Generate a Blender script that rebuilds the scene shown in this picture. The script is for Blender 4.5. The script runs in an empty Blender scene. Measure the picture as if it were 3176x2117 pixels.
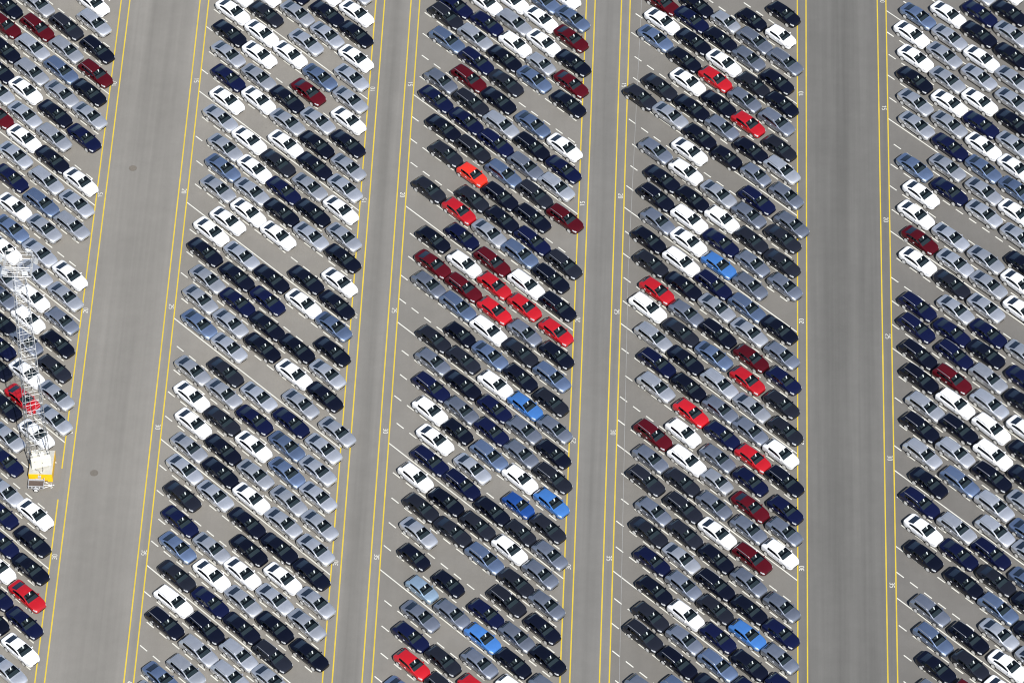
import bpy, bmesh, math, random
from mathutils import Vector, Matrix
random.seed(7)

# ---------------------------------------------------------------- camera, sky, sun, exposure
SC = bpy.context.scene
cam_d = bpy.data.cameras.new('camera'); cam = bpy.data.objects.new('camera', cam_d)
SC.collection.objects.link(cam); SC.camera = cam
cam_d.sensor_width = 36; cam_d.lens = 178.594; cam_d.clip_start = 5; cam_d.clip_end = 6000
_f = Vector((-0.02491961, 0.66889415, -0.74293986)).normalized()
_r = Vector((0.99931240, 0.0370770517, -0.000137093)).normalized()
_u = _r.cross(_f)
cam.matrix_world = Matrix(((_r.x, _u.x, -_f.x, 14.15679), (_r.y, _u.y, -_f.y, -379.99761), (_r.z, _u.z, -_f.z, 422.06285), (0, 0, 0, 1)))

SUN_EL, SUN_AZ = math.radians(50), math.radians(180 - 19)      # azimuth clockwise from +Y
w = bpy.data.worlds.new('World'); SC.world = w; w.use_nodes = True
wn = w.node_tree
sky = wn.nodes.new('ShaderNodeTexSky'); sky.sky_type = 'NISHITA'; sky.sun_disc = False
sky.sun_elevation = SUN_EL; sky.sun_rotation = SUN_AZ; sky.altitude = 0; sky.air_density = 1.0; sky.dust_density = 0.6; sky.ozone_density = 2.6
wn.links.new(sky.outputs[0], wn.nodes['Background'].inputs[0]); wn.nodes['Background'].inputs[1].default_value = 0.065
sun_d = bpy.data.lights.new('sun', 'SUN'); sun_d.energy = 5.0; sun_d.angle = math.radians(0.53); sun_d.color = (1.0, 0.98, 0.945)
sun = bpy.data.objects.new('sun', sun_d); SC.collection.objects.link(sun)
sd = Vector((math.sin(SUN_AZ) * math.cos(SUN_EL), math.cos(SUN_AZ) * math.cos(SUN_EL), math.sin(SUN_EL)))
sun.rotation_euler = (-sd).to_track_quat('-Z', 'Y').to_euler()
SC.view_settings.view_transform = 'Standard'; SC.view_settings.look = 'None'
SC.view_settings.gamma = 1; SC.view_settings.use_curve_mapping = False
SC.view_settings.exposure = 0.46

COL = bpy.data.collections.new('lot')      # linked to the scene at the very end (fast linking)

# ---------------------------------------------------------------- helpers
def tag(o, label=None, cat=None, group=None, kind=None):
    if label: o['label'] = label
    if cat: o['category'] = cat
    if group: o['group'] = group
    if kind: o['kind'] = kind
    return o
def put(name, mesh, parent=None, loc=None, rot=None):
    o = bpy.data.objects.new(name, mesh); COL.objects.link(o)
    if parent is not None: o.parent = parent
    if loc is not None: o.location = loc
    if rot is not None: o.rotation_euler = rot
    return o
def mesh_of(name, verts, faces, mats, smooth=False, mi=None):
    me = bpy.data.meshes.new(name); me.from_pydata([tuple(v) for v in verts], [], [tuple(f) for f in faces])
    for m in (mats if isinstance(mats, (list, tuple)) else [mats]): me.materials.append(m)
    if mi: me.polygons.foreach_set('material_index', mi)
    if smooth: me.polygons.foreach_set('use_smooth', [True] * len(me.polygons))
    me.update(); return me
class MB:                                   # collects boxes, bars, lathes
    def __init__(s): s.v = []; s.f = []
    def box(s, x0, x1, y0, y1, z0, z1, M=None):
        b = len(s.v)
        P = [Vector(p) for p in ((x0,y0,z0),(x1,y0,z0),(x1,y1,z0),(x0,y1,z0),(x0,y0,z1),(x1,y0,z1),(x1,y1,z1),(x0,y1,z1))]
        if M is not None: P = [M @ p for p in P]
        s.v += P; s.f += [tuple(b + i for i in q) for q in ((0,3,2,1),(4,5,6,7),(0,1,5,4),(1,2,6,5),(2,3,7,6),(3,0,4,7))]
        return s
    def bar(s, a, c, r, n=4, r2=None):
        a, c = Vector(a), Vector(c); d = (c - a).normalized(); r2 = r if r2 is None else r2
        u = d.orthogonal().normalized(); w_ = d.cross(u); b = len(s.v)
        for p, rr in ((a, r), (c, r2)):
            for i in range(n):
                t = 2 * math.pi * (i + .5) / n; s.v.append(p + (u * math.cos(t) + w_ * math.sin(t)) * rr)
        for i in range(n): j = (i + 1) % n; s.f.append((b + i, b + j, b + n + j, b + n + i))
        s.f.append(tuple(b + i for i in reversed(range(n)))); s.f.append(tuple(b + n + i for i in range(n)))
        return s
    def tube(s, pts, r, n=5):
        pts = [Vector(p) for p in pts]; b = len(s.v)
        for i, p in enumerate(pts):
            d = (pts[min(i + 1, len(pts) - 1)] - pts[max(i - 1, 0)]).normalized()
            u = d.cross(Vector((0, .01, 1))).normalized(); w_ = d.cross(u)
            for q in range(n):
                t = 2 * math.pi * q / n; s.v.append(p + (u * math.cos(t) + w_ * math.sin(t)) * r)
        for i in range(len(pts) - 1):
            for q in range(n):
                q2 = (q + 1) % n; s.f.append((b + i*n + q, b + i*n + q2, b + (i+1)*n + q2, b + (i+1)*n + q))
        s.f.append(tuple(b + i for i in range(n))); s.f.append(tuple(b + (len(pts)-1)*n + i for i in reversed(range(n))))
        return s
    def lathe_y(s, prof, n=18, cx=0, cz=0, cap=True):  # prof: (r, y)
        b = len(s.v)
        for r, y in prof:
            for i in range(n):
                t = 2 * math.pi * i / n; s.v.append(Vector((cx + r * math.cos(t), y, cz + r * math.sin(t))))
        for k in range(len(prof) - 1):
            for i in range(n):
                j = (i + 1) % n; s.f.append((b + k*n + i, b + k*n + j, b + (k+1)*n + j, b + (k+1)*n + i))
        if cap:
            s.f.append(tuple(b + i for i in range(n))); s.f.append(tuple(b + (len(prof)-1)*n + i for i in reversed(range(n))))
        return s
    def mesh(s, name, mat, smooth=False): return mesh_of(name, s.v, s.f, mat, smooth)

# ---------------------------------------------------------------- materials
def bsdf(name, col, rough=.5, metal=0., coat=0., spec=.5, coat_rough=.04):
    m = bpy.data.materials.new(name); m.use_nodes = True
    b = m.node_tree.nodes['Principled BSDF']
    b.inputs['Base Color'].default_value = (*col, 1); b.inputs['Roughness'].default_value = rough
    b.inputs['Metallic'].default_value = metal; b.inputs['Coat Weight'].default_value = coat
    b.inputs['Coat Roughness'].default_value = coat_rough; b.inputs['Specular IOR Level'].default_value = spec
    return m, m.node_tree, b
def N(nt, t, **kw):
    n = nt.nodes.new(t)
    for k, v in kw.items(): setattr(n, k, v)
    return n
def ramp(nt, fac, stops):
    r = N(nt, 'ShaderNodeValToRGB'); e = r.color_ramp.elements
    while len(e) < len(stops): e.new(.5)
    for i, (p, c) in enumerate(stops):
        e[i].position = p; e[i].color = (c, c, c, 1) if not isinstance(c, tuple) else (*c, 1)
    nt.links.new(fac, r.inputs[0]); return r.outputs[0]
def noise(nt, vec, scale, detail=4, rough=.55, stretch=None):
    n = N(nt, 'ShaderNodeTexNoise'); n.inputs['Scale'].default_value = scale; n.inputs['Detail'].default_value = detail; n.inputs['Roughness'].default_value = rough
    if stretch:
        mp = N(nt, 'ShaderNodeMapping'); mp.inputs['Scale'].default_value = stretch; nt.links.new(vec, mp.inputs[0]); vec = mp.outputs[0]
    nt.links.new(vec, n.inputs['Vector']); return n.outputs['Fac']
def mul(nt, a, b, fac=1.0, mode='MULTIPLY'):
    m = N(nt, 'ShaderNodeMix', data_type='RGBA', blend_type=mode); m.inputs[0].default_value = fac
    for s, i in ((a, 6), (b, 7)):
        if isinstance(s, tuple): m.inputs[i].default_value = (*s, 1)
        else: nt.links.new(s, m.inputs[i])
    return m.outputs[2]
def paving(name, col, streak=0.0, stain=.5, seed=0.0, track=None):
    m, nt, b = bsdf(name, col, .92, spec=.25)
    geo = N(nt, 'ShaderNodeNewGeometry')
    mp = N(nt, 'ShaderNodeMapping'); mp.inputs['Location'].default_value = (seed, seed * 1.7, 0); nt.links.new(geo.outputs['Position'], mp.inputs[0]); v = mp.outputs[0]
    c = mul(nt, tuple(col), ramp(nt, noise(nt, v, .045, 5, .6), [(.30, .90), (.72, 1.08)]))
    c = mul(nt, c, ramp(nt, noise(nt, v, .6, 5, .65), [(.3, .955), (.7, 1.035)]))
    c = mul(nt, c, ramp(nt, noise(nt, v, 9.0, 3, .7), [(.25, .95), (.75, 1.05)]))
    if streak:      # tyre polish and drag marks run along the lane
        c = mul(nt, c, ramp(nt, noise(nt, v, .5, 3, .55, (1, .02, 1)), [(.30, 1 - .11 * streak), (.70, 1 + .08 * streak)]))
        c = mul(nt, c, ramp(nt, noise(nt, v, 2.2, 2, .5, (1, .02, 1)), [(.3, 1 - .035 * streak), (.7, 1 + .03 * streak)]))
    if track:       # rubber laid down along the middle of the aisle
        sx = N(nt, 'ShaderNodeSeparateXYZ'); nt.links.new(geo.outputs['Position'], sx.inputs[0])
        d1 = N(nt, 'ShaderNodeMath', operation='SUBTRACT'); nt.links.new(sx.outputs[0], d1.inputs[0]); d1.inputs[1].default_value = track[0]
        d2 = N(nt, 'ShaderNodeMath', operation='ABSOLUTE'); nt.links.new(d1.outputs[0], d2.inputs[0])
        d3 = N(nt, 'ShaderNodeMath', operation='DIVIDE'); nt.links.new(d2.outputs[0], d3.inputs[0]); d3.inputs[1].default_value = track[1]
        rub = N(nt, 'ShaderNodeMath', operation='MULTIPLY_ADD'); nt.links.new(noise(nt, v, .12, 4, .6, (1, .15, 1)), rub.inputs[0]); rub.inputs[1].default_value = .6; nt.links.new(d3.outputs[0], rub.inputs[2])
        c = mul(nt, c, ramp(nt, rub.outputs[0], [(.22, .905), (.95, 1.03)]))
    if stain:       # oil drips and dusty patches
        c = mul(nt, c, ramp(nt, noise(nt, v, 1.7, 2, .5), [(.14, .74), (.27, 1.0)]), stain)
        c = mul(nt, c, ramp(nt, noise(nt, v, .23, 6, .7), [(.60, 1.0), (.78, 1.12)]), stain)
    nt.links.new(c, b.inputs['Base Color'])
    bp = N(nt, 'ShaderNodeBump'); bp.inputs['Strength'].default_value = .12; bp.inputs['Distance'].default_value = .01
    nt.links.new(noise(nt, v, 30, 3, .7), bp.inputs['Height']); nt.links.new(bp.outputs[0], b.inputs['Normal'])
    return m
def paint(name, col, wear=.35, under=(.20, .195, .185)):
    m, nt, b = bsdf(name, col, .65)
    geo = N(nt, 'ShaderNodeNewGeometry'); v = geo.outputs['Position']
    f = ramp(nt, noise(nt, v, 5.0, 6, .75), [(.30, 1.0), (.42, 0.0)])
    m1 = N(nt, 'ShaderNodeMath', operation='MULTIPLY'); nt.links.new(f, m1.inputs[0]); m1.inputs[1].default_value = wear
    mx = N(nt, 'ShaderNodeMix', data_type='RGBA'); nt.links.new(m1.outputs[0], mx.inputs[0])
    base = mul(nt, tuple(col), ramp(nt, noise(nt, v, .5, 4, .6), [(.3, .86), (.7, 1.06)]))
    nt.links.new(base, mx.inputs[6]); mx.inputs[7].default_value = (*under, 1)
    nt.links.new(mx.outputs[2], b.inputs['Base Color']); return m
def weathered(name, col, rough=.6, metal=0., scale=3.0, amp=.12):
    m, nt, b = bsdf(name, col, rough, metal)
    tc = N(nt, 'ShaderNodeTexCoord')
    c = mul(nt, tuple(col), ramp(nt, noise(nt, tc.outputs['Object'], scale, 5, .65), [(.3, 1 - amp), (.7, 1 + amp)]))
    nt.links.new(c, b.inputs['Base Color']); return m
def car_paint(name, col, metal, rough, coat=.8, spec=.5):
    m, nt, b = bsdf(name, col, rough, metal, coat=coat, coat_rough=.03, spec=spec)
    geo = N(nt, 'ShaderNodeNewGeometry')
    c = mul(nt, tuple(col), ramp(nt, noise(nt, geo.outputs['Position'], 1.3, 4, .6), [(.3, .93), (.7, 1.06)]))   # film of dust
    oi = N(nt, 'ShaderNodeObjectInfo'); c = mul(nt, c, ramp(nt, oi.outputs['Random'], [(0.0, .84), (1.0, 1.13)]))   # every car its own batch and film of dust
    geo2 = N(nt, 'ShaderNodeMix', data_type='RGBA'); nt.links.new(geo.outputs['Backfacing'], geo2.inputs[0]); nt.links.new(c, geo2.inputs[6]); geo2.inputs[7].default_value = (.02, .02, .022, 1)   # dark headlining inside
    nt.links.new(geo2.outputs[2], b.inputs['Base Color']); return m

PAINTS = {  # code: (name words, colour, metallic, roughness)
    'W': ('white', (.78, .785, .80), 0, .35), 'S': ('silver', (.70, .715, .75), .82, .40), 'B': ('blue-grey', (.25, .335, .51), .85, .40),
    'A': ('steel grey', (.31, .34, .41), .82, .40), 'K': ('black', (.003, .004, .011), 0, .30), 'N': ('navy blue', (.004, .006, .030), .1, .30),
    'G': ('graphite', (.015, .017, .026), .3, .34), 'R': ('red', (.40, .007, .012), .1, .32), 'O': ('orange-red', (.66, .028, .012), 0, .32),
    'M': ('maroon', (.075, .004, .008), .2, .30), 'U': ('bright blue', (.06, .20, .54), .35, .30), 'D': ('deep blue', (.012, .055, .23), .3, .30),
    'L': ('ice blue', (.31, .43, .56), .55, .40)}
MP = {k: car_paint('paint_' + v[0].replace(' ', '_'), v[1], v[2], v[3], .45 if k in 'KNGM' else .8, .15 if k in 'KNGM' else .5) for k, v in PAINTS.items()}
M_TRIM = bsdf('black_trim', (.008, .008, .009), .6, spec=.2)[0]
def glass(name, tint, gloss):
    m = bpy.data.materials.new(name); m.use_nodes = True; nt = m.node_tree; nt.nodes.clear()
    o = N(nt, 'ShaderNodeOutputMaterial'); tr = N(nt, 'ShaderNodeBsdfTransparent'); tr.inputs[0].default_value = (*tint, 1)
    gl = N(nt, 'ShaderNodeBsdfGlossy'); gl.inputs['Roughness'].default_value = .04; gl.inputs['Color'].default_value = (gloss, gloss, gloss, 1)
    fr = N(nt, 'ShaderNodeFresnel'); fr.inputs[0].default_value = 1.5; mx = N(nt, 'ShaderNodeMixShader')
    nt.links.new(fr.outputs[0], mx.inputs[0]); nt.links.new(tr.outputs[0], mx.inputs[1]); nt.links.new(gl.outputs[0], mx.inputs[2]); nt.links.new(mx.outputs[0], o.inputs[0]); return m
M_GLASS = glass('tinted_glass', (.58, .68, .70), 1.0)
M_SEAT = bsdf('seat_cloth', (.07, .072, .075), .9, spec=.2)[0]
M_CABIN = bsdf('cabin_plastic', (.055, .062, .07), .8, spec=.2)[0]
M_GLASSR = bsdf('rear_glass', (.008, .012, .022), .05, coat=.8)[0]
M_TYRE = weathered('tyre_rubber', (.02, .02, .021), .85)
M_RIM = bsdf('alloy_rim', (.72, .71, .68), .4, 0)[0]
M_GLINT = bsdf('handle_glint', (.80, .81, .82), .18, .35)[0]  # pale, mostly non-metal colour that paints sun glints onto the door handles
M_HEAD = bsdf('headlamp_glass', (.58, .60, .62), .1, .3, coat=1.0)[0]
M_TAIL = bsdf('tail_lamp', (.13, .006, .008), .12, coat=1.0)[0]
M_PAPER = bsdf('paper', (.52, .56, .54), .7)[0]
M_RAIL = bsdf('satin_rail', (.48, .49, .52), .3, .7)[0]
M_DASH = bsdf('dashboard', (.035, .037, .04), .8)[0]
P_BLOCK = [paving('bay_asphalt_%d' % i, c, .35, .8, 11.3 * i) for i, c in enumerate([(.194, .181, .160), (.188, .176, .157), (.170, .160, .144), (.152, .143, .129), (.135, .128, .118)])]  # block tones darken left to right: light falloff painted into the base colour
P_AISLE = [paving('aisle_asphalt_%d' % i, c, (1.1, 1.1, 1.2, 1.45)[i], .6, 50 + 9.1 * i, ((-43.3, 4.2), (-15.6, 2.0), (9.4, 2.0), (36.6, 4.2))[i]) for i, c in enumerate([(.188, .178, .161), (.172, .164, .150), (.156, .150, .139), (.125, .121, .113)])]  # aisle base colours carry the same painted left-to-right falloff of light
P_GROUND = paving('asphalt', (.17, .165, .155), .3, .4)
M_YEL = paint('yellow_paint', (.54, .395, .03), .38)
M_WHT = paint('white_paint', (.58, .57, .51), .45)
M_CHALK = paint('chalk', (.30, .30, .295), .8)

# ---------------------------------------------------------------- the lot: ground, blocks, aisles, markings
SPC, K = 3.59046504, 0.93763156                 # lane pitch along the aisle, slope of the lanes
HYP = math.hypot(1, K); ANG = -math.atan(K)
X3L = -12.988
XL = {1: -48.498 - 19.87, 2: -38.088, 3: -12.988, 4: 12.039, 5: 42.444}
XR = {1: -48.498, 2: -18.196, 3: 6.842, 4: 31.913, 5: 42.444 + 19.87}
Y0 = {1: 39.692, 2: 68.372, 3: 92.244, 4: 116.445, 5: 142.347}
YA, YB = -75.0, 82.0
ORD = {1: 'leftmost', 2: 'second', 3: 'middle', 4: 'fourth', 5: 'rightmost'}
def lane_pt(b, n, t, z=0):                      # n lane coordinate, t metres along the lane from the block's left edge
    x = XL[b] + t / HYP
    return Vector((x, Y0[b] - n * SPC - K * (x - X3L), z))
def sheet(name, x0, x1, y0, y1, z, mat, parent=None):
    return put(name, mesh_of(name, [(x0, y0, z), (x1, y0, z), (x1, y1, z), (x0, y1, z)], [(0, 1, 2, 3)], mat), parent)
tag(sheet('ground', -1500, 1500, -1500, 1500, 0, P_GROUND), 'grey asphalt ground around the car storage lot', 'ground', kind='structure')
blocks, aisles = {}, {}
for b in range(1, 6):
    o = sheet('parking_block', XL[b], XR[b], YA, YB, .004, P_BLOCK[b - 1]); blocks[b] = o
    tag(o, f'{ORD[b]} block of slanted parking lanes on worn asphalt', 'parking block', 'parking blocks', 'structure')
AN = {1: 'wide aisle between the leftmost and second blocks', 2: 'narrow aisle between the second and middle blocks', 3: 'narrow aisle between the middle and fourth blocks', 4: 'wide aisle between the fourth and rightmost blocks'}
for a in range(1, 5):
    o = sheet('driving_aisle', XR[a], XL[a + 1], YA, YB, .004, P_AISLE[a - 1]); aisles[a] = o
    tag(o, 'grey asphalt ' + AN[a], 'driving aisle', 'driving aisles', 'structure')
def strip(name, a, c, wd, z, mat, parent):      # a flat painted strip from a to c
    a, c = Vector(a), Vector(c); d = (c - a).normalized(); n = Vector((-d.y, d.x, 0)) * wd / 2
    return put(name, mesh_of(name, [(p.x, p.y, z) for p in (a - n, c - n, c + n, a + n)], [(0, 1, 2, 3)], mat), parent)
YW = .14
for a in range(1, 5):
    xi, xj = XR[a], XL[a + 1]
    for x in (xi, xi + 1.03, xj - 1.03, xj):
        if a == 1 and x == xi:                  # this line was burnt off for a few metres by the light tower
            strip('yellow_line', (x, YA, 0), (x, -24.9, 0), YW, .009, M_YEL, aisles[a])
            strip('yellow_line', (x, -20.5, 0), (x, YB, 0), YW, .009, M_YEL, aisles[a])
        else:
            strip('yellow_line', (x, YA, 0), (x, YB, 0), YW, .009, M_YEL, aisles[a])
# thin chalk guide lines in the fourth block
strip('chalk_line', (13.40, 56, 0), (12.75, 11, 0), .035, .0085, M_CHALK, blocks[4])
strip('chalk_line', (12.75, 11, 0), (13.10, -48, 0), .035, .0085, M_CHALK, blocks[4])
# painted digits: strokes on a 5 x 9 grid, stencil gaps
SEG = {'0': [((0,1),(0,8)),((4,1),(4,8)),((.6,0),(3.4,0)),((.6,9),(3.4,9))], '1': [((2.3,0),(2.3,9)),((.9,7.4),(2.0,8.8))],
       '2': [((0,8),(.5,9)),((.5,9),(3.5,9)),((4,8.4),(4,5.6)),((4,5.0),(0,1.2)),((0,0),(4,0))],
       '3': [((.2,9),(3.4,9)),((4,8.2),(4,5.3)),((1.2,4.6),(3.4,4.6)),((4,4.0),(4,.8)),((.2,0),(3.4,0))],
       '4': [((2.6,9),(0,3.2)),((0,2.6),(4.2,2.6)),((3,6),(3,0))],
       '5': [((4,9),(0,9)),((0,8.5),(0,5.2)),((.2,5),(3.4,5)),((4,4.3),(4,.9)),((3.4,0),(.2,0))]}
DIGIT = {}
for ch, segs in SEG.items():
    v, f = [], []
    for i, (a, c) in enumerate(segs):
        a, c = Vector((*a, 0)), Vector((*c, 0)); d = (c - a).normalized(); n = Vector((-d.y, d.x, 0)) * .60; a = a - d * .3; c = c + d * .3; k0 = len(v)
        v += [(p.x, p.y, .0002 * i) for p in (a - n, c - n, c + n, a + n)]; f.append((k0, k0+1, k0+2, k0+3))
    DIGIT[ch] = mesh_of('digit_' + ch, [((x - 2) * .062, (y - 4.5) * .052, z) for x, y, z in v], f, M_WHT)
for b in range(1, 6):
    for side in 'LR':
        if (b == 1 and side == 'L') or (b == 5 and side == 'R'): continue
        for n in range(10, 50, 5):
            x = XL[b] if side == 'L' else XR[b]
            y = Y0[b] - n * SPC - K * (x - X3L) + 1.72
            if not (-52 < y < 60): continue
            cx = x - .42 if side == 'L' else x + .42
            ln = put('lane_number', None, aisles[b - 1 if side == 'L' else b], (cx, y, .0095)); ln.empty_display_size = .3
            rz = -math.pi / 2 if side == 'L' else math.pi / 2
            for ch, q in zip('%02d' % n, (-1, 1)):
                dy = -q * .205 if side == 'L' else q * .205
                put('digit', DIGIT[ch], ln, (0, dy, 0), (0, 0, rz))
# lane lines: solid every fifth line, dashed between
LANE_L = (XR[2] - XL[2]) * HYP
def quad_mesh(name, l, wd, mat): return mesh_of(name, [(0, -wd/2, 0), (l, -wd/2, 0), (l, wd/2, 0), (0, wd/2, 0)], [(0, 1, 2, 3)], mat)
ME_DASH = quad_mesh('lane_dash', 1.12, .13, M_WHT); ME_SOLID = quad_mesh('lane_line', LANE_L - .05, .13, M_WHT)
def in_view(p, m=2.0): return -51.5 - m < p.y < 57 + m and (-54 - (p.y + 51) * .10 - m) < p.x < 60 + m
for b in range(1, 6):
    cand = []
    for n in range(0, 60):
        if n % 5 == 0:
            a, c = lane_pt(b, n, 0), lane_pt(b, n, LANE_L)
            if any(in_view(a.lerp(c, i / 10), 3) for i in range(11)):
                put('lane_line', ME_SOLID, blocks[b], (a.x, a.y, .0085), (0, 0, ANG))
            continue
        ph = random.choice((0.05, .3, .35, .85, .95, 1.0))
        for i in range(14):
            t = ph + 2.02 * i
            if t > LANE_L - 1.0: break
            p = lane_pt(b, n, t)
            if in_view(p): cand.append(p)
    cand.sort(key=lambda p: p.y)
    for p in cand[:300]: put('lane_dash', ME_DASH, blocks[b], (p.x, p.y, .0085), (0, 0, ANG))
    rest = cand[300:]
    if rest:
        v, f = [], []; d = Vector((math.cos(ANG), math.sin(ANG), 0)); nn = Vector((-d.y, d.x, 0)) * .075
        for p in rest:
            k0 = len(v); q = p + d * 1.12
            v += [(s.x, s.y, .0085) for s in (p - nn, q - nn, q + nn, p + nn)]; f.append((k0, k0+1, k0+2, k0+3))
        tag(put('far_lane_dashes', mesh_of('far_lane_dashes', v, f, M_WHT), blocks[b]), kind='stuff')

# manhole covers
M_IRON = weathered('cast_iron', (.145, .13, .11), .75, .2, 14, .25)
M_IRON2 = weathered('worn_iron', (.175, .152, .122), .7, .2, 14, .25)
def manhole(x, y, label, mat, r=.46):
    t = tag(put('manhole_cover', None, None, (x, y, .005)), label, 'manhole cover', 'manhole covers in the wide aisle')
    m = MB(); n = 28
    for i in range(n):
        a0, a1 = 2*math.pi*i/n, 2*math.pi*(i+1)/n; k0 = len(m.v)
        m.v += [Vector((math.cos(q)*rr, math.sin(q)*rr, .006)) for q, rr in ((a0, r*.84), (a0, r), (a1, r), (a1, r*.84))]; m.f.append((k0, k0+1, k0+2, k0+3))
    put('rim_ring', m.mesh('rim_ring', M_IRON), t)
    k = MB(); k.v = [Vector((math.cos(2*math.pi*i/n)*r*.83, math.sin(2*math.pi*i/n)*r*.83, .004)) for i in range(n)]; k.f = [tuple(range(n))]
    put('lid', k.mesh('lid', mat), t)
    for i in range(-3, 4):
        h = math.sqrt(max(0, (.74*r)**2 - (i*.11*r/.46*.46)**2)); 
        put('tread_bar', MB().box(-h, h, i*.1 - .022, i*.1 + .022, .004, .010).mesh('tread_bar', M_IRON), t)
manhole(-44.71, 25.23, 'brown round manhole cover higher up the wide left aisle', M_IRON2)
manhole(-44.92, -21.0, 'grey-brown round manhole cover beside the light tower', M_IRON)

# ---------------------------------------------------------------- cars
def Hs(x, w, zb, zt):
    return [(x, .84*w, zb), (x, .97*w, zb+.10), (x, w, .45*zb+.55*zt-.05), (x, .992*w, zt-.15), (x, .96*w, zt-.065), (x, .935*w, zt-.035), (x, .885*w, zt-.008), (x, .80*w, zt+.012), (x, .42*w, zt+.032), (x, 0, zt+.037)]
def Gs(x, w, belt, yr, zr):
    z5 = belt + .03; z6 = max(z5 + .004, zr - .085)
    y6 = min(.945*w, yr + .045)
    return [(x, .84*w, .18), (x, .97*w, .28), (x, w, .58), (x, .997*w, belt-.15), (x, .967*w, belt), (x, .95*w, z5), (x, y6, z6), (x, yr, max(z6+.01, zr-.025)), (x, .55*yr, zr-.004), (x, 0, zr)]
TYPES = {
 's': dict(w=.8975, axles=(1.40, -1.325), r=.325, mirror=(.80, .98), tops=[Hs(2.375,.50,.30,.60), Hs(2.33,.67,.24,.665), Hs(2.20,.79,.20,.75), Hs(1.90,.872,.18,.855), Hs(1.58,.892,.18,.918), Hs(1.27,.8975,.18,.958),
      ('G',1.14,.925,.83,.985), ('G',.64,.935,.755,1.23), ('G',.16,.945,.665,1.412), ('G',-.28,.955,.635,1.44), ('G',-.36,.955,.635,1.442), ('G',-.75,.965,.625,1.43), ('G',-1.02,.975,.61,1.385), ('G',-1.45,.99,.63,1.235), ('G',-1.85,1.005,.68,1.085),
      Hs(-2.0,.872,.20,1.055), Hs(-2.2,.83,.22,1.04), Hs(-2.34,.74,.26,.98), Hs(-2.375,.60,.32,.80)], cowl=6, wtop=8, bp=9, re=13, rg=(12, 14), q=None, tail=(17, 18)),
 'w': dict(w=.8975, axles=(1.40, -1.325), r=.325, mirror=(.80, .98), tops=[Hs(2.39,.50,.30,.60), Hs(2.34,.67,.24,.665), Hs(2.21,.79,.20,.75), Hs(1.90,.872,.18,.855), Hs(1.58,.892,.18,.918), Hs(1.27,.8975,.18,.958),
      ('G',1.14,.925,.83,.985), ('G',.64,.935,.755,1.23), ('G',.16,.945,.665,1.415), ('G',-.28,.955,.64,1.455), ('G',-.36,.955,.64,1.457), ('G',-.85,.965,.635,1.47), ('G',-1.18,.975,.625,1.468), ('G',-1.25,.975,.622,1.467), ('G',-1.72,.99,.60,1.45), ('G',-2.02,1.0,.58,1.42), ('G',-2.18,1.0,.57,1.26), ('G',-2.30,1.0,.62,1.06),
      Hs(-2.34,.80,.24,.98), Hs(-2.38,.72,.28,.85), Hs(-2.39,.6,.32,.72)], cowl=6, wtop=8, bp=9, re=12, rg=(15, 17), q=(13, 14), tail=(18, 20), rails=True),
 'h': dict(w=.8775, axles=(1.30, -1.34), r=.315, mirror=(.74, 1.0), tops=[Hs(2.22,.48,.30,.62), Hs(2.18,.65,.24,.69), Hs(2.05,.775,.20,.78), Hs(1.75,.853,.18,.885), Hs(1.46,.871,.18,.95), Hs(1.20,.8775,.18,.985),
      ('G',1.08,.945,.815,1.01), ('G',.60,.96,.74,1.255), ('G',.10,.97,.655,1.435), ('G',-.34,.985,.63,1.468), ('G',-.42,.985,.63,1.469), ('G',-.90,1.005,.615,1.458), ('G',-1.25,1.04,.60,1.435), ('G',-1.62,1.07,.58,1.40), ('G',-1.85,1.07,.56,1.27), ('G',-2.05,1.05,.59,1.10),
      Hs(-2.12,.80,.22,1.0), Hs(-2.20,.72,.26,.90), Hs(-2.23,.60,.32,.75)], cowl=6, wtop=8, bp=9, re=12, rg=(13, 15), q=None, tail=(16, 18)),
 'c': dict(w=.8475, axles=(1.15, -1.34), r=.295, mirror=(.60, 1.05), tops=[Hs(1.94,.50,.32,.66), Hs(1.90,.64,.26,.73), Hs(1.78,.75,.20,.83), Hs(1.5,.822,.18,.925), Hs(1.28,.841,.18,.975), Hs(1.11,.8475,.18,1.005),
      ('G',1.0,.955,.785,1.03), ('G',.56,.97,.71,1.27), ('G',.12,.985,.62,1.435), ('G',-.26,1.0,.61,1.473), ('G',-.34,1.0,.61,1.474), ('G',-.8,1.03,.60,1.46), ('G',-1.15,1.06,.585,1.43), ('G',-1.5,1.08,.56,1.39), ('G',-1.68,1.07,.55,1.26), ('G',-1.8,1.05,.57,1.1),
      Hs(-1.85,.77,.22,1.0), Hs(-1.92,.70,.26,.88), Hs(-1.95,.58,.32,.72)], cowl=6, wtop=8, bp=9, re=12, rg=(13, 15), q=None, tail=(16, 18))}
PART = {1: ('windscreen', M_GLASS), 2: ('rear_window', M_GLASSR), 3: ('side_window', M_GLASS), 4: ('side_window', M_GLASS), 5: ('side_window', M_GLASS), 6: ('side_window', M_GLASS),
        7: ('headlight', M_HEAD), 8: ('headlight', M_HEAD), 10: ('tail_light', M_TAIL), 11: ('tail_light', M_TAIL), 12: ('grille', M_TRIM), 13: ('side_window', M_GLASS), 14: ('side_window', M_GLASS)}
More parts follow.
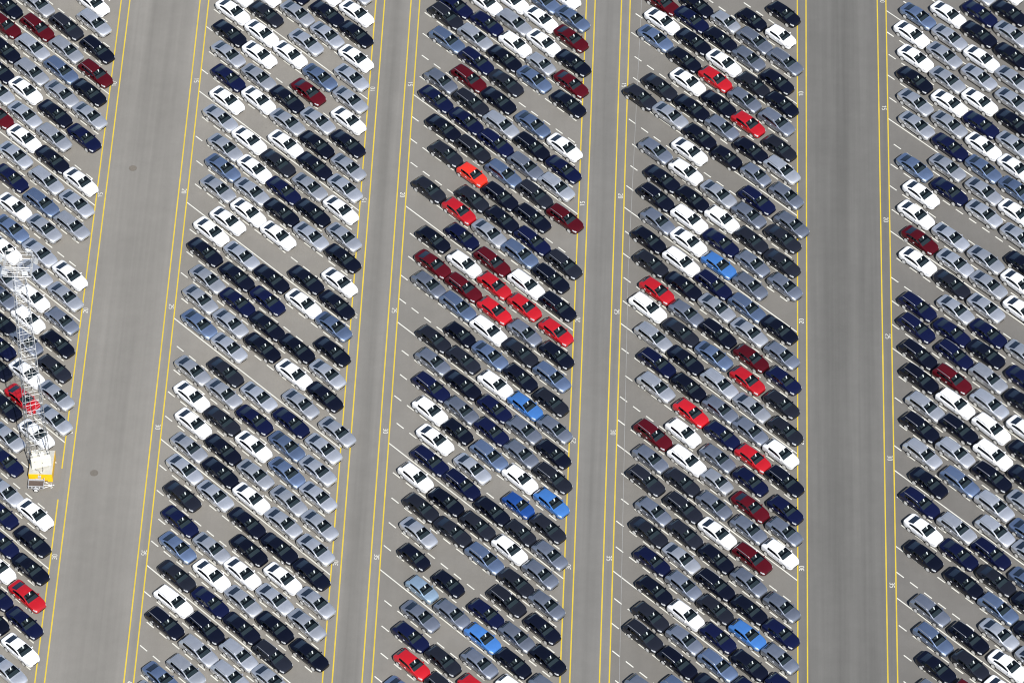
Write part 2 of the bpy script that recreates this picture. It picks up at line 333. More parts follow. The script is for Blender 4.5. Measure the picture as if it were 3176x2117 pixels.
def car_shell(ty):
    T = TYPES[ty]; rings = [Gs(r[1], T['w'], *r[2:]) if r[0] == 'G' else r for r in T['tops']]
    v, f, mi = [], [], []; ids = []
    for r in rings:
        row = []
        for j in range(10): row.append(len(v)); v.append((r[j][0], -r[j][1], r[j][2]))          # right side, y < 0
        rowL = []
        for j in range(9): rowL.append(len(v)); v.append((r[j][0], r[j][1], r[j][2]))
        rowL.append(row[9]); ids.append((row, rowL))
    nS = len(rings)
    def region(i, j, side):
        R = side == 0
        if j in (7, 8):
            if T['cowl'] <= i < T['wtop']: return 1
            if T['rg'][0] <= i < T['rg'][1]: return 2
        if j == 5:
            if T['cowl'] + 1 <= i < T['bp']: return 3 if R else 4
            if i == T['bp']: return 9
            if T['bp'] + 1 <= i < T['re']: return 5 if R else 6
            if T['q'] and T['q'][0] <= i < T['q'][1]: return 13 if R else 14
            if T['q'] and T['re'] <= i < T['q'][0]: return 9
        if (i == 1 and j in (3, 4, 5)) or (i == 2 and j in (3, 4)): return 7 if R else 8
        if T['tail'][0] <= i < T['tail'][1] and j in (3, 4): return 10 if R else 11
        if j == 0: return 9
        return 0
    for i in range(nS - 1):
        for side in (0, 1):
            A, B = ids[i][side], ids[i + 1][side]
            for j in range(9):
                q = (A[j], A[j+1], B[j+1], B[j]) if side == 0 else (A[j], B[j], B[j+1], A[j+1])
                f.append(q); mi.append(region(i, j, side))
        f.append((ids[i][0][0], ids[i+1][0][0], ids[i+1][1][0], ids[i][1][0])); mi.append(9)
    for e, s in ((0, 1), (nS - 1, -1)):
        R, Lx = ids[e]
        for j in range(9):
            q = (R[j], Lx[j], Lx[j+1], R[j+1]) if j < 8 else (R[8], Lx[8], R[9])
            if s < 0: q = tuple(reversed(q))
            f.append(q); mi.append((12 if j in (1, 2) else 9 if j == 0 else 0) if e == 0 else (9 if j == 0 else 0))
    me = bpy.data.meshes.new('shell_' + ty); me.from_pydata(v, [], f)
    for k in range(15): me.materials.append(M_TRIM)
    me.polygons.foreach_set('material_index', mi); me.update()
    ob = bpy.data.objects.new('shell_tmp', me); SC.collection.objects.link(ob)
    s = ob.modifiers.new('s', 'SUBSURF'); s.levels = 1; s.render_levels = 1
    dg = bpy.context.evaluated_depsgraph_get(); ev = bpy.data.meshes.new_from_object(ob.evaluated_get(dg))
    bpy.data.objects.remove(ob)
    groups = {}
    for p in ev.polygons: groups.setdefault(0 if p.material_index == 9 else p.material_index, []).append((tuple(p.vertices), 1 if p.material_index == 9 else 0))
    out = {}
    for g, polys in groups.items():
        mp, vv, ff, mm = {}, [], [], []
        for vs, k in polys:
            for q in vs:
                if q not in mp: mp[q] = len(vv); vv.append(ev.vertices[q].co.copy())
            ff.append(tuple(mp[q] for q in vs)); mm.append(k)
        out[g] = (vv, ff, mm)
    # point on the windscreen where the delivery sheet hangs
    ws = out[1][0]
    return out, ws
def wheel_meshes(r):
    n = 20
    ty = MB().lathe_y([(r*.76, -.085), (r*.80, -.105), (r*.95, -.105), (r, -.075), (r, .075), (r*.95, .105), (r*.7, .1)], n).mesh('tyre', M_TYRE, True)
    m = MB(); R1 = r * .80
    m.lathe_y([(R1*.86, -.100), (R1, -.108), (R1*1.0, -.09)], n, cap=False)
    m.lathe_y([(R1*.20, -.105), (R1*.17, -.112)], 8)
    for i in range(7):
        a = 2 * math.pi * i / 7; d = Vector((math.cos(a), 0, math.sin(a))); t = Vector((-d.z, 0, d.x)); k0 = len(m.v)
        m.v += [d*R1*.15 - t*R1*.19 + Vector((0,-.111,0)), d*R1*.90 - t*R1*.17 + Vector((0,-.104,0)), d*R1*.90 + t*R1*.17 + Vector((0,-.104,0)), d*R1*.15 + t*R1*.19 + Vector((0,-.111,0))]
        m.f.append((k0, k0+1, k0+2, k0+3))
    return ty, m.mesh('rim', M_RIM)
PROTO = {}
for ty, T in TYPES.items():
    out, ws = car_shell(ty)
    parts = []                                   # (name, mesh, loc, rot, paintable, child index)
    wd = T['w']
    vv, ff, mm = out[0]
    arch = MB()
    for ax in T['axles']:                        # dark wheel housings, slightly proud of the sides
        for s in (-1, 1):
            k0 = len(arch.v); n = 12; rr = T['r'] + .045
            arch.v += [Vector((ax + rr*math.cos(math.pi*i/n), s*(wd + .001), T['r'] + rr*math.sin(math.pi*i/n))) for i in range(n + 1)] + [Vector((ax - rr, s*(wd+.001), .2)), Vector((ax + rr, s*(wd+.001), .2))]
            idx = list(range(k0, k0 + n + 3)); arch.f.append(tuple(idx if s < 0 else reversed(idx)))
    b0 = len(vv); vv = vv + arch.v; ff = ff + [tuple(b0 + i for i in q) for q in arch.f]; mm = mm + [1] * len(arch.f)
    body = {c: mesh_of('body_%s_%s' % (ty, c), vv, ff, [MP[c], M_TRIM], True, mm) for c in PAINTS}
    for g in sorted(out):
        if g: parts.append((PART[g][0], mesh_of('%s_%s' % (PART[g][0], ty), out[g][0], out[g][1], PART[g][1], True), None, None))
    mir = {}
    for s in (-1, 1):
        mm_ = MB(); mx, mz = T['mirror']; y = s * (wd + .055)
        mm_.box(mx - .05, mx + .06, y - .085, y + .085, mz - .06, mz + .05)
        for q in mm_.v[-8:]:
            if q.x > mx: q.z = mz + (q.z - mz) * .6; q.y = y + (q.y - y) * .7
        mm_.box(mx - .02, mx + .05, min(s*(wd-.10), s*(wd-.02)), max(s*(wd-.10), s*(wd-.02)), mz - .055, mz - .02)
        mir[s] = {c: mm_.mesh('door_mirror_%s_%s' % (ty, c), MP[c]) for c in PAINTS}
    tyre, rim = wheel_meshes(T['r'])
    handles = []
    for hx in (-.20, -1.08):
        for s in (-1, 1):
            handles.append((MB().box(hx - .10, hx + .10, s*(wd+.012) - .025, s*(wd+.012) + .025, .77, .82).mesh('door_handle', M_GLINT)))
    rails = []
    if T.get('rails'):
        for s in (-1, 1):
            rails.append(MB().tube([(.05, s*.62, 1.40), (-.12, s*.62, 1.48), (-.9, s*.62, 1.51), (-1.7, s*.59, 1.485), (-1.86, s*.58, 1.42)], .03).mesh('roof_rail', M_RAIL))
    r0, r1 = T['tops'][T['wtop']], T['tops'][T['wtop'] - 1]
    pa, pb = Vector((r0[1], 0, r0[4])), Vector((r1[1], 0, r1[4])); dn = (pb - pa).normalized(); nrm = Vector((-dn.z, 0, dn.x)) if dn.x < 0 else Vector((-dn.z, 0, dn.x))
    if nrm.z < 0: nrm = -nrm
    c0 = pa + dn * .05 + nrm * .035
    y0 = .06
    paper = mesh_of('delivery_sheet', [c0 + Vector((0, y0 + .02, 0)), c0 + dn*.27 + Vector((0, y0 - .10, 0)), c0 + dn*.27 + Vector((0, y0 + .02, 0)), c0 + Vector((0, y0 + .15, 0))], [(0, 1, 2, 3)], M_PAPER)
    cx = r1[1]
    dash = MB().box(cx - .12, cx + .52, -.70, .70, .80, .93).mesh('dashboard', M_CABIN)
    seats = []
    for s in (-1, 1):
        mb = MB().box(-.62, .0, s*.37 - .26, s*.37 + .26, .45, .60); mb.box(-.74, -.58, s*.37 - .26, s*.37 + .26, .55, 1.06); mb.box(-.76, -.66, s*.37 - .14, s*.37 + .14, 1.08, 1.26); seats.append(mb.mesh('front_seat', M_SEAT))
    seats.append(MB().box(-1.42, -.95, -.66, .66, .45, .62).box(-1.55, -1.40, -.66, .66, .58, 1.04).mesh('rear_bench', M_SEAT))
    PROTO[ty] = dict(dash=dash, seats=seats, body=body, parts=parts, mir=mir, tyre=tyre, rim=rim, handles=handles, rails=rails, paper=paper, T=T)

CARS = """1 7: 22.82,0.30,Ws
1 8: 23.52,0.11,Sw
1 9: 13.90,0.13,Sw 19.14,0.16,Gw 24.61,0.15,Kw
1 10: 8.79,0.22,Kw 14.43,0.13,Mw 19.59,0.16,Sw 24.84,0.21,Mw
1 11: 8.92,0.10,Mw 14.10,0.13,Sw 19.23,0.17,Bw 24.18,0.21,Ks
1 12: 9.44,0.15,Kw 14.53,0.19,Sw 19.81,0.15,Ss 24.73,0.17,Ss
1 13: 9.02,0.18,Kw 13.93,0.15,Ws 19.19,0.17,Ks 24.27,0.25,Ns
1 14: 9.50,0.08,Ss 14.39,0.18,Ss 19.57,0.17,Sw
1 15: 9.90,0.07,Ms 14.79,0.15,Ws 19.72,0.13,Ks 24.65,0.14,Ws
1 16: 13.79,0.12,Ss 19.26,0.16,Sw 24.46,0.16,Ss
1 17: 13.64,0.16,Ns 18.96,0.20,Bw 24.20,0.17,Sw
1 18: 14.80,0.20,Ws 19.89,0.13,Ss
1 19: 14.83,0.16,Bs 19.72,0.24,Ss 24.87,0.18,Ws
1 20: 14.20,0.18,Ws 19.44,0.18,Ss 24.60,0.14,Ss
1 21: 14.81,0.26,Ss 19.66,0.17,Wh 24.55,0.18,Ah
1 22: 14.70,0.10,Ah 19.35,0.14,Wh 24.38,0.18,Kh
1 23: 14.95,0.11,Kh 19.55,0.07,Ah 24.31,0.22,Gh
1 24: 15.52,0.04,Nh 20.26,0.22,Ws 25.15,0.16,Ss
1 25: 15.40,-0.07,Kh 20.14,0.29,Rs 25.33,0.12,Ss
1 26: 17.49,0.11,Ks 22.89,0.19,Ws
1 27: 18.63,0.15,Ss
1 28: 18.81,0.09,Ns
1 29: 19.41,0.19,Ss 24.30,0.11,Ws
1 30: 19.14,0.10,Ns 24.43,0.15,Ks
1 31: 19.77,0.11,Ns 24.66,0.17,Ks
1 32: 19.79,0.07,Ws 24.68,0.21,Rs
1 33: 19.92,0.11,Ns 24.81,0.20,Ns
1 34: 19.84,0.03,Ks 24.73,0.23,Ws
1 35: 23.36,0.31,Ss
2 6: 23.95,0.31,Ss
2 7: 18.82,0.39,Ws 24.38,0.26,Ws
2 8: 13.65,0.35,Ks 19.62,0.22,Ks 24.59,0.20,Ks
2 9: 9.04,0.37,Ws 14.78,0.18,Ss 19.93,0.18,Ss 24.90,0.26,Ws
2 10: 4.47,0.27,Ws 9.73,0.20,Gs 16.65,0.16,Ss 24.44,0.25,Ss
2 11: 4.27,0.15,Ws 9.32,0.18,Ws 14.25,0.20,Ws 19.37,0.24,Bs 24.52,0.26,Ss
2 12: 4.14,0.21,Ks 9.30,0.18,Ws 17.72,0.24,Ms 24.50,0.19,Ws
2 13: 4.28,0.17,Ss 9.52,0.19,Ss 14.41,0.22,Ks 19.62,0.18,Ss 24.73,0.20,Ks
2 14: 4.67,0.17,Ns 9.88,0.16,Ws 14.83,0.19,Ss 19.81,0.22,Ks 25.10,0.19,Ss
2 15: 4.83,0.16,Ws 14.86,0.16,Ws 19.75,0.18,Ks 24.81,0.17,Ss
2 16: 4.07,0.14,Ss 9.02,0.15,Ws 13.95,0.20,Gs 19.27,0.21,Ss 24.45,0.19,Ws
2 17: 5.33,0.21,Ss 10.31,0.18,Ws 15.20,0.17,Ns 20.11,0.18,Ks 25.29,0.22,Ss
2 18: 5.32,0.12,Bs 10.29,0.20,Ss 15.18,0.14,Ks 20.15,0.20,Ss 25.41,0.11,Ks
2 19: 4.89,0.14,Ss 10.01,0.16,Ws 15.01,0.18,Ws 25.18,0.18,Ws
2 20: 6.94,0.14,Ws 19.99,0.11,Ks 25.05,0.17,Ks
2 21: 4.54,0.08,Ws 9.64,0.13,Ss 14.61,0.13,Ks 19.89,0.13,Ws 24.84,0.13,Bs
2 22: 3.91,0.10,Ks 9.21,0.11,Ks 14.31,0.12,Ns 24.95,0.15,Ks
2 23: 4.72,0.11,Ss 9.69,0.10,Ns 14.58,0.14,Ks 19.47,0.11,Ks 24.48,0.19,Ss
2 24: 3.94,0.12,Ss 8.97,0.14,Ss 14.23,0.11,Ks 19.41,0.19,Ws 24.36,0.14,Ks
2 25: 4.20,0.11,Bs 9.13,0.12,Ss 20.81,0.14,Ss 26.66,0.12,Ss
2 26: 8.96,0.17,Gs 14.39,0.13,Ss 19.58,0.14,Ns 24.79,0.17,Ss
2 27: 3.93,0.11,Ss 9.02,0.05,Ss 14.04,0.13,Ns 19.28,0.16,Bs 24.19,0.17,Ss
2 28: 4.21,0.11,Ws 9.16,0.13,Gs 14.28,0.15,Ws 19.63,0.14,Bs 24.58,0.14,Ss
2 29: 4.86,0.08,Ws 9.75,0.18,Ks 14.94,0.16,Ss 20.26,0.15,Ss 25.17,0.14,Ss
2 30: 4.61,0.12,Ss 9.66,0.12,Ks 14.67,0.15,Ws 19.74,0.12,Ss 24.87,0.15,Ss
2 31: 4.29,0.06,Ss 9.27,0.12,Ss 14.40,0.18,Ks 19.47,0.17,Ks 24.51,0.17,Ks
2 32: 4.37,0.10,Gs 15.04,0.12,Ks 20.38,0.15,Ws 25.56,0.06,Ss
2 33: 4.42,0.09,Ns 9.49,0.14,Ss 14.38,0.13,Ws 19.48,0.14,Ss 24.46,0.12,Ss
2 34: 4.50,0.10,Bs 9.89,0.10,Ws 14.88,0.12,Ss 19.83,0.13,Ks 25.19,0.10,Ks
2 35: 4.81,0.14,Gs 10.08,0.11,Ns 15.00,0.12,Ks 19.91,0.21,Gw
2 36: 4.74,0.13,Ww 9.80,0.14,Kw 15.01,0.13,Sw 19.91,0.11,Ss
2 37: 3.84,0.14,Kw 9.15,0.14,Sw 14.08,0.12,Sw
2 38: 7.63,0.18,Sw
2 39: 4.09,0.16,Bs
2 40: 3.09,0.06,Ss
3 6: 23.46,0.45,Ws
3 7: 20.16,0.32,Bw 25.07,0.21,Bs
3 8: 15.08,0.32,Ws 19.97,0.24,Ws 24.98,0.16,Ms
3 9: 10.78,0.27,Ws 15.68,0.26,Sw 20.59,0.23,Ws 25.50,0.20,Ks
3 10: 5.95,0.38,Ns 11.22,0.19,Nh 16.01,0.20,Wh 20.35,0.29,Sc 25.28,0.21,Ms
3 11: 4.59,0.15,Gw 9.51,0.17,Sw 14.41,0.19,Ks 19.33,0.18,Bs 24.98,0.18,Ks
3 12: 5.02,0.19,Bw 9.94,0.19,Nw 14.86,0.23,Gs
3 13: 8.90,0.21,Mw 13.81,0.24,Ks 19.46,0.21,Bs 24.68,0.21,Ws
3 14: 4.40,0.21,Ah 9.49,0.19,Gw 14.44,0.22,Sw 19.53,0.19,Kw 24.62,0.20,Ns
3 15: 3.84,0.15,Ns 8.84,0.16,Ns 13.74,0.18,Nw 18.66,0.25,Aw 23.68,0.17,Sw
3 16: 5.27,0.18,Ks 10.19,0.16,Gw 15.25,0.25,Bw 20.33,0.16,Gw 25.25,0.24,Mw
3 17: 5.97,0.21,Gh 10.29,0.28,Oc 14.95,0.32,Kw 20.20,0.23,Kw
3 18: 10.54,0.30,Gh 15.38,0.24,Kh 20.30,0.20,Nw 25.36,0.22,Gw
3 19: 3.67,0.25,Gh 8.56,0.22,Rh 13.52,0.22,Ss 18.46,0.13,Bw 23.49,0.19,Kw
3 20: 9.29,0.20,Nh 14.24,0.31,Mw 19.68,0.20,Ww 24.70,0.15,Kw
3 21: 4.81,0.21,Kh 9.88,0.26,Wh 14.71,0.23,Rh 19.54,0.18,Rh 24.56,0.24,Rh
3 22: 5.01,0.23,Ms 10.02,0.24,Mw 14.92,0.25,Rh 19.73,0.24,Ah 24.78,0.17,Kh
3 23: 4.58,0.20,Ah 9.34,0.18,Bw 14.26,0.23,Ww 19.17,0.17,Gs 24.25,0.18,Bw
3 24: 9.90,0.27,Kc 14.63,0.20,Bs 19.43,0.17,Kh 24.25,0.22,Gh
3 25: 5.89,0.24,Gh 10.57,0.19,Gh 15.69,0.19,Wh 20.36,0.14,Uh 24.96,0.19,Ah
3 26: 5.98,0.17,Ah 10.73,0.19,Ks 15.73,0.18,Nh 20.33,0.14,Ah 24.93,0.19,Kh
3 27: 6.03,0.21,Nw 10.79,0.22,Ah 15.48,0.15,Nh 20.08,0.15,Ah 25.01,0.14,Gw
3 28: 6.05,0.17,Wh 10.37,0.17,Kc 15.36,0.15,Bw 20.12,0.13,Wh 24.95,0.13,Uh
3 29: 7.06,0.14,Ws 12.91,0.16,Ss 20.04,0.20,Dc 24.58,0.22,Gh
3 30: 6.53,0.11,Nw 11.45,0.08,Nw 16.21,0.20,Kh 20.53,0.20,Gc 25.01,0.17,Ah
3 31: 4.52,0.15,Wh 9.27,0.20,Kh 14.16,0.18,Gh 19.07,0.13,Wh 23.75,0.16,Ah
3 32: 5.62,0.15,Gh 10.48,0.13,Gs 15.48,0.18,Bw 20.24,0.19,Gh 24.85,0.13,Ah
3 33: 5.49,0.16,Ss 19.07,0.12,Gw 24.40,0.12,Kh
3 34: 5.07,0.20,Kc 10.34,0.19,Kc 16.09,0.19,Nh 20.69,0.17,Ah 25.36,0.10,Kh
3 35: 6.54,0.15,Lc 11.15,0.18,Ah 15.77,0.18,Uh 20.37,0.21,Kh 25.46,0.18,Ah
3 36: 6.53,0.18,As 15.53,0.18,Ah 20.73,0.15,Wh
3 37: 5.31,0.20,Nh 10.23,0.13,Gh 15.21,0.21,Rh
3 38: 5.76,0.15,Rh 10.69,0.09,Gw
3 39: 4.82,0.38,Bs
4 7: 25.04,-0.06,Kh
4 8: 19.88,0.25,Kc 24.57,0.09,Wc
4 9: 10.93,0.34,Kh 15.63,0.20,Sc 20.36,0.14,Aw 25.28,0.14,Aw
4 10: 5.19,0.32,Ms 10.08,0.17,Ns 14.82,0.18,Kh 19.42,0.15,Ah 24.02,0.31,Kh
4 11: 5.32,0.19,Ws 10.42,0.14,Ks 15.39,0.14,Ws 20.14,0.22,Gh 24.74,0.20,Kh
4 12: 4.32,0.19,Bs 9.07,0.26,Kh 14.07,0.15,Rh 18.80,0.17,Ah 23.96,0.16,Aw
4 13: 9.68,0.14,Ws 14.65,0.18,Ks 19.40,0.14,Rh 24.43,0.24,Gh
4 14: 5.21,0.27,Gs 10.40,0.20,Ks 15.28,0.13,Ah 19.88,0.24,Kh 24.82,0.14,Sw
4 15: 2.16,0.34,Gh 6.99,0.22,Ss 11.73,0.24,Kh 16.05,0.33,Kc 20.68,0.19,Ac 25.49,0.15,Ah
4 16: 10.17,0.21,Ws 20.92,0.26,Nw 26.33,0.25,Ah
4 17: 4.79,0.25,Ah 9.64,0.22,Wh 14.84,0.19,Ss 19.65,0.17,Ah 24.97,0.13,Gs
4 18: 5.97,0.27,Ks 10.71,0.22,Kh 15.45,0.16,Wh 20.05,0.17,Gh 24.84,0.21,Gs
4 19: 5.07,0.26,Kw 10.37,0.17,Ww 15.28,0.22,Ns 20.26,0.15,Ah 25.31,0.12,Ah
4 20: 5.41,0.24,Ah 10.28,0.16,Ws 15.03,0.24,Uh 19.95,0.16,Ah
4 21: 4.09,0.32,Kh 9.24,0.24,Ww 14.28,0.23,Nw 19.51,0.18,Bw 24.41,0.13,Ks
4 22: 4.53,0.25,Gh 9.61,0.21,Ks 14.80,0.11,Ss 19.83,0.15,Ss 24.84,0.12,Ah
4 23: 5.54,0.21,Rh 10.14,0.27,Ah 15.06,0.15,Kw 20.16,0.16,Mh 25.10,0.10,Nh
4 24: 4.26,0.18,Ww 9.33,0.23,Gs 14.49,0.19,Bs 19.63,0.19,Rh 24.84,0.14,Gh
4 25: 5.23,0.24,Sw 10.13,0.23,Ks 15.40,0.17,Sw 20.30,0.18,Ss 25.38,0.11,Gh
4 26: 5.83,0.19,Nw 10.73,0.23,Kh 15.54,0.19,Ah 20.14,0.16,Ah 24.74,0.16,Wh
4 27: 5.83,0.20,Sw 11.14,0.20,Rh 15.88,0.17,Nh 20.52,0.18,Rh 25.34,0.14,Kw
4 28: 10.05,0.22,Wh 15.25,0.23,Ah 20.21,0.17,Nh 25.39,0.27,Nh
4 29: 5.53,0.20,Mw 10.69,0.21,Ww 15.19,0.18,Sc 20.19,0.18,Ms 25.26,0.15,Ah
4 30: 5.19,0.24,Ah 9.99,0.23,Gh 14.81,0.19,Ah 19.99,0.11,Ah 24.67,0.12,Wh
4 31: 4.63,0.22,Gw 10.28,0.18,Gw 15.35,0.17,Ws 20.57,0.13,Mw
4 32: 5.84,0.21,Ah 10.58,0.17,Gh 15.18,0.20,Kh 20.04,0.15,Ah 24.94,0.14,Ah
4 33: 5.21,0.15,Gs 10.10,0.20,Ss 15.18,0.21,Kw 20.14,0.19,Kh 24.79,0.17,Nh
4 34: 5.81,0.15,Nh 10.53,0.16,Ah 15.20,0.15,Gh 19.92,0.17,Uh 24.68,0.13,Ah
4 35: 6.24,0.20,Kh 10.93,0.20,Wh 15.66,0.14,Nh 20.26,0.26,Kh 25.25,0.13,Nh
4 36: 5.81,0.29,Gh 10.77,0.18,Ah 15.71,0.16,Bw 20.47,0.22,Nh
4 37: 4.84,0.20,Gw 9.89,0.22,Kw 15.12,0.18,Ks
4 38: 10.41,0.20,Bw
4 39: 5.06,0.18,Ah
5 6: 19.51,-0.07,Ws
5 7: 14.99,-0.12,Ss 20.09,-0.15,Ks
5 8: 15.18,-0.15,Ns 20.26,-0.19,Ss
5 9: 10.07,-0.11,Ws 14.96,-0.14,Ks 20.22,-0.16,Ks
5 10: 5.16,-0.05,Bs 10.17,-0.04,Ss 15.23,-0.06,Ws 20.16,-0.08,Ss
5 11: 4.05,0.02,Ws 9.25,-0.02,Ss 14.71,-0.09,Ss 20.02,-0.05,Ss
5 12: 4.59,0.02,Ws 9.65,0.03,Ss 14.68,0.03,Ws 19.98,-0.07,Ks
5 13: 4.40,0.07,Ks 9.85,0.05,Ws 14.76,0.06,Ns 19.93,-0.04,Ss
5 14: 4.42,0.10,Ss 9.75,0.05,Ss 15.04,-0.02,Ws 19.98,-0.02,Ws
5 15: 4.54,0.11,Ss 9.75,0.06,Ns 14.91,0.02,Bs 20.04,-0.06,Bs
5 16: 9.25,0.08,Ss 14.79,0.04,Ss 19.89,-0.01,Ws
5 17: 4.08,0.10,Bs 9.44,0.10,Ns 14.76,0.03,Ss 20.04,0.01,Ss
5 18: 4.99,0.09,Ws 20.65,0.11,Ks
5 19: 4.11,0.17,Ws 9.43,0.11,Ss 14.81,0.02,Ss 19.84,0.04,Ws
5 20: 4.62,0.18,Ms 10.01,0.11,Ss 15.07,0.04,Ss 20.06,0.15,Ws
5 21: 4.24,0.17,Ws 9.42,0.13,Gs 14.55,0.13,Ss
5 22: 9.86,0.13,Ss 14.75,0.16,Ns 20.08,-0.01,Ss
5 23: 4.08,0.15,Nw 9.20,0.22,Ns 14.30,0.11,Ks 20.01,0.07,Ns
5 24: 3.81,0.10,Nw 9.50,0.09,Nw 14.56,0.07,Sw 19.68,0.09,Ks
5 25: 4.01,0.17,Kw 9.09,0.18,Mw 14.62,0.12,Sw 19.89,0.15,Ws
5 26: 4.12,0.14,Kw 9.47,0.11,Ww 14.78,0.08,Ww 20.03,0.12,Ks
5 27: 4.90,0.15,Sw 9.84,0.08,Kw 14.90,0.11,Ww 19.81,0.16,Ks
5 28: 4.05,0.15,Kw 9.26,0.15,Sw 14.62,0.06,Kw 19.53,0.21,Ss
5 29: 4.34,0.17,Sw 9.80,0.20,Bw 14.84,0.17,Sw 19.75,0.29,Bs
5 30: 5.10,0.18,Ks 14.81,0.16,Sw 19.98,0.09,Ss
5 31: 3.79,0.23,Nw 9.17,0.17,Sw 14.09,0.19,Nw 19.44,0.25,Bs
5 32: 4.17,0.22,Ws 9.30,0.16,Ns 14.67,0.11,Gs 19.56,0.18,Ks
5 33: 4.09,0.24,Ks 9.93,0.14,Ks 14.88,0.14,Bw 19.78,0.25,Ks
5 34: 14.84,0.13,Ss 19.90,0.19,Ss
5 35: 4.93,0.19,Aw 10.44,0.14,Kw 15.98,0.09,Ws
5 36: 5.30,0.19,Bw 10.54,0.13,Gh 15.29,0.20,Ws
5 37: 5.57,0.22,Ks 10.65,0.27,Mw
5 38: 5.29,0.33,Aw"""
KIND = {'s': ('sedan', 'sedan', 'sedan', 'sedans parked in the lanes'), 'w': ('estate_car', 'estate car', 'estate car', 'estate cars parked in the lanes'),
        'h': ('hatchback', 'hatchback', 'hatchback', 'hatchbacks parked in the lanes'), 'c': ('small_hatchback', 'small hatchback', 'small hatchback', 'small hatchbacks parked in the lanes')}
ONES = 'zero one two three four five six seven eight nine ten eleven twelve thirteen fourteen fifteen sixteen seventeen eighteen nineteen'.split()
def words(n): return ONES[n] if n < 20 else ['twenty', 'thirty', 'forty'][n // 10 - 2] + ('-' + ONES[n % 10] if n % 10 else '')
ORDN = ['first', 'second', 'third', 'fourth', 'fifth', 'sixth']
def add_car(b, lane, t, fr, code, ty, label):
    P = PROTO[ty]; T = P['T']; nm, _, cat, grp = KIND[ty]
    p = lane_pt(b, lane - .5 + fr, t)
    e = bpy.data.objects.new(nm, None); COL.objects.link(e); e.empty_display_size = .5
    e.location = (p.x, p.y, .006); e.rotation_euler = (0, 0, ANG + random.gauss(0, .011))
    tag(e, label, cat, grp)
    put('body', P['body'][code], e)
    for name, me, _l, _r in P['parts']: put(name, me, e)
    for s in (-1, 1): put('door_mirror', P['mir'][s][code], e)
    for me in P['handles']: put('door_handle', me, e)
    for me in P['rails']: put('roof_rail', me, e)
    put('delivery_sheet', P['paper'], e); put('dashboard', P['dash'], e)
    for me in P['seats']: put(me.name.split('.')[0], me, e)
    for ax in T['axles']:
        for s in (-1, 1):
            wl = put('wheel', P['tyre'], e, (ax, s * (T['w'] - .095), T['r']), (0, random.uniform(0, 6.28), 0 if s < 0 else math.pi))
            put('rim', P['rim'], wl)
for line in CARS.strip().splitlines():
    head, rest = line.split(':'); b, lane = map(int, head.split())
    items = [q.split(',') for q in rest.split()]
    for i, (t, fr, ct) in enumerate(items):
        code, ty = ct[0], ct[1]
        if b == 1: pos = 'last' if i == len(items) - 1 else ORDN[len(items) - 1 - i] + ' from right'
        else: pos = ORDN[i] + ' from left'
        if b == 1 and i == len(items) - 1: pos = 'first from right'
        add_car(b, lane, float(t), float(fr), code, ty, f"{PAINTS[code][0]} {KIND[ty][1]} parked {pos} in lane {words(lane)} of the {ORD[b]} block")

# ---------------------------------------------------------------- mobile light tower
M_YBOX = weathered('yellow_enamel', (.80, .46, .008), .45, 0, 2.5, .06)
M_CREAM = weathered('cream_steel', (.66, .64, .54), .5, 0, 2.0, .05)
M_BEIGE = weathered('dusty_concrete', (.40, .385, .34), .9, 0, 4.0, .12)
M_GALV = weathered('galvanised', (.47, .475, .48), .5, .15, 6.0, .12)
M_DARK = weathered('dark_steel', (.05, .045, .042), .7)
tower = tag(put('light_tower', None, None, (-50.6, -20.73, .004)), 'tall white lattice light tower on yellow ballast box at lower left', 'light tower')
tx, ty_ = -50.6, -20.73
def tl(x, y, z): return Vector((x - tx, y - ty_, z))
put('ballast_box', MB().box(-51.9 - tx, -49.3 - tx, -22.46 - ty_, -19.0 - ty_, .02, 1.20).mesh('ballast_box', M_YBOX), tower)
put('box_top', MB().box(-51.87 - tx, -49.33 - tx, -22.43 - ty_, -19.03 - ty_, 1.2, 1.26).mesh('box_top', M_BEIGE), tower)
for sx in (-51.4, -50.2): put('forklift_pocket', MB().box(sx - tx, sx + .35 - tx, -22.468 - ty_, -22.40 - ty_, .08, .24).mesh('forklift_pocket', M_DARK), tower)
RZ = math.radians(19); mc = Vector((-51.0, -20.15, 0)); ux = Vector((math.cos(RZ), math.sin(RZ), 0)); uy = Vector((-math.sin(RZ), math.cos(RZ), 0))
Z0, Z1 = 1.26, 31.8
def mast_pt(q, z):
    h = 1.08 + (0.60 - 1.08) * (z - Z0) / (Z1 - Z0); sx, sy = ((-1, -1), (1, -1), (1, 1), (-1, 1))[q % 4]
    p = mc + ux * sx * h + uy * sy * h; return tl(p.x, p.y, z)
for q in range(4): put('mast_leg', MB().bar(mast_pt(q, Z0), mast_pt(q, Z1), .040, 6, .030).mesh('mast_leg', M_GALV, True), tower)
lev = [Z0 + .1]
while lev[-1] < Z1 - .8: lev.append(lev[-1] + 1.75 - .022 * (lev[-1]))
lev[-1] = Z1
for i, z in enumerate(lev):
    for q in range(4):
        put('mast_rung', MB().bar(mast_pt(q, z), mast_pt(q + 1, z), .022).mesh('mast_rung', M_GALV), tower)
        if i + 1 < len(lev):
            a, c = (q, q + 1) if (i + q) % 2 else (q + 1, q)
            put('mast_brace', MB().bar(mast_pt(a, z), mast_pt(c, lev[i + 1]), .013).mesh('mast_brace', M_GALV), tower)
# inner telescoping section shows through the outer one
for sx in (-1, 1):
    a = mc + ux * sx * .28; put('guide_rail', MB().bar(tl(a.x, a.y, Z0), tl(a.x, a.y, Z1), .02).mesh('guide_rail', M_GALV), tower)
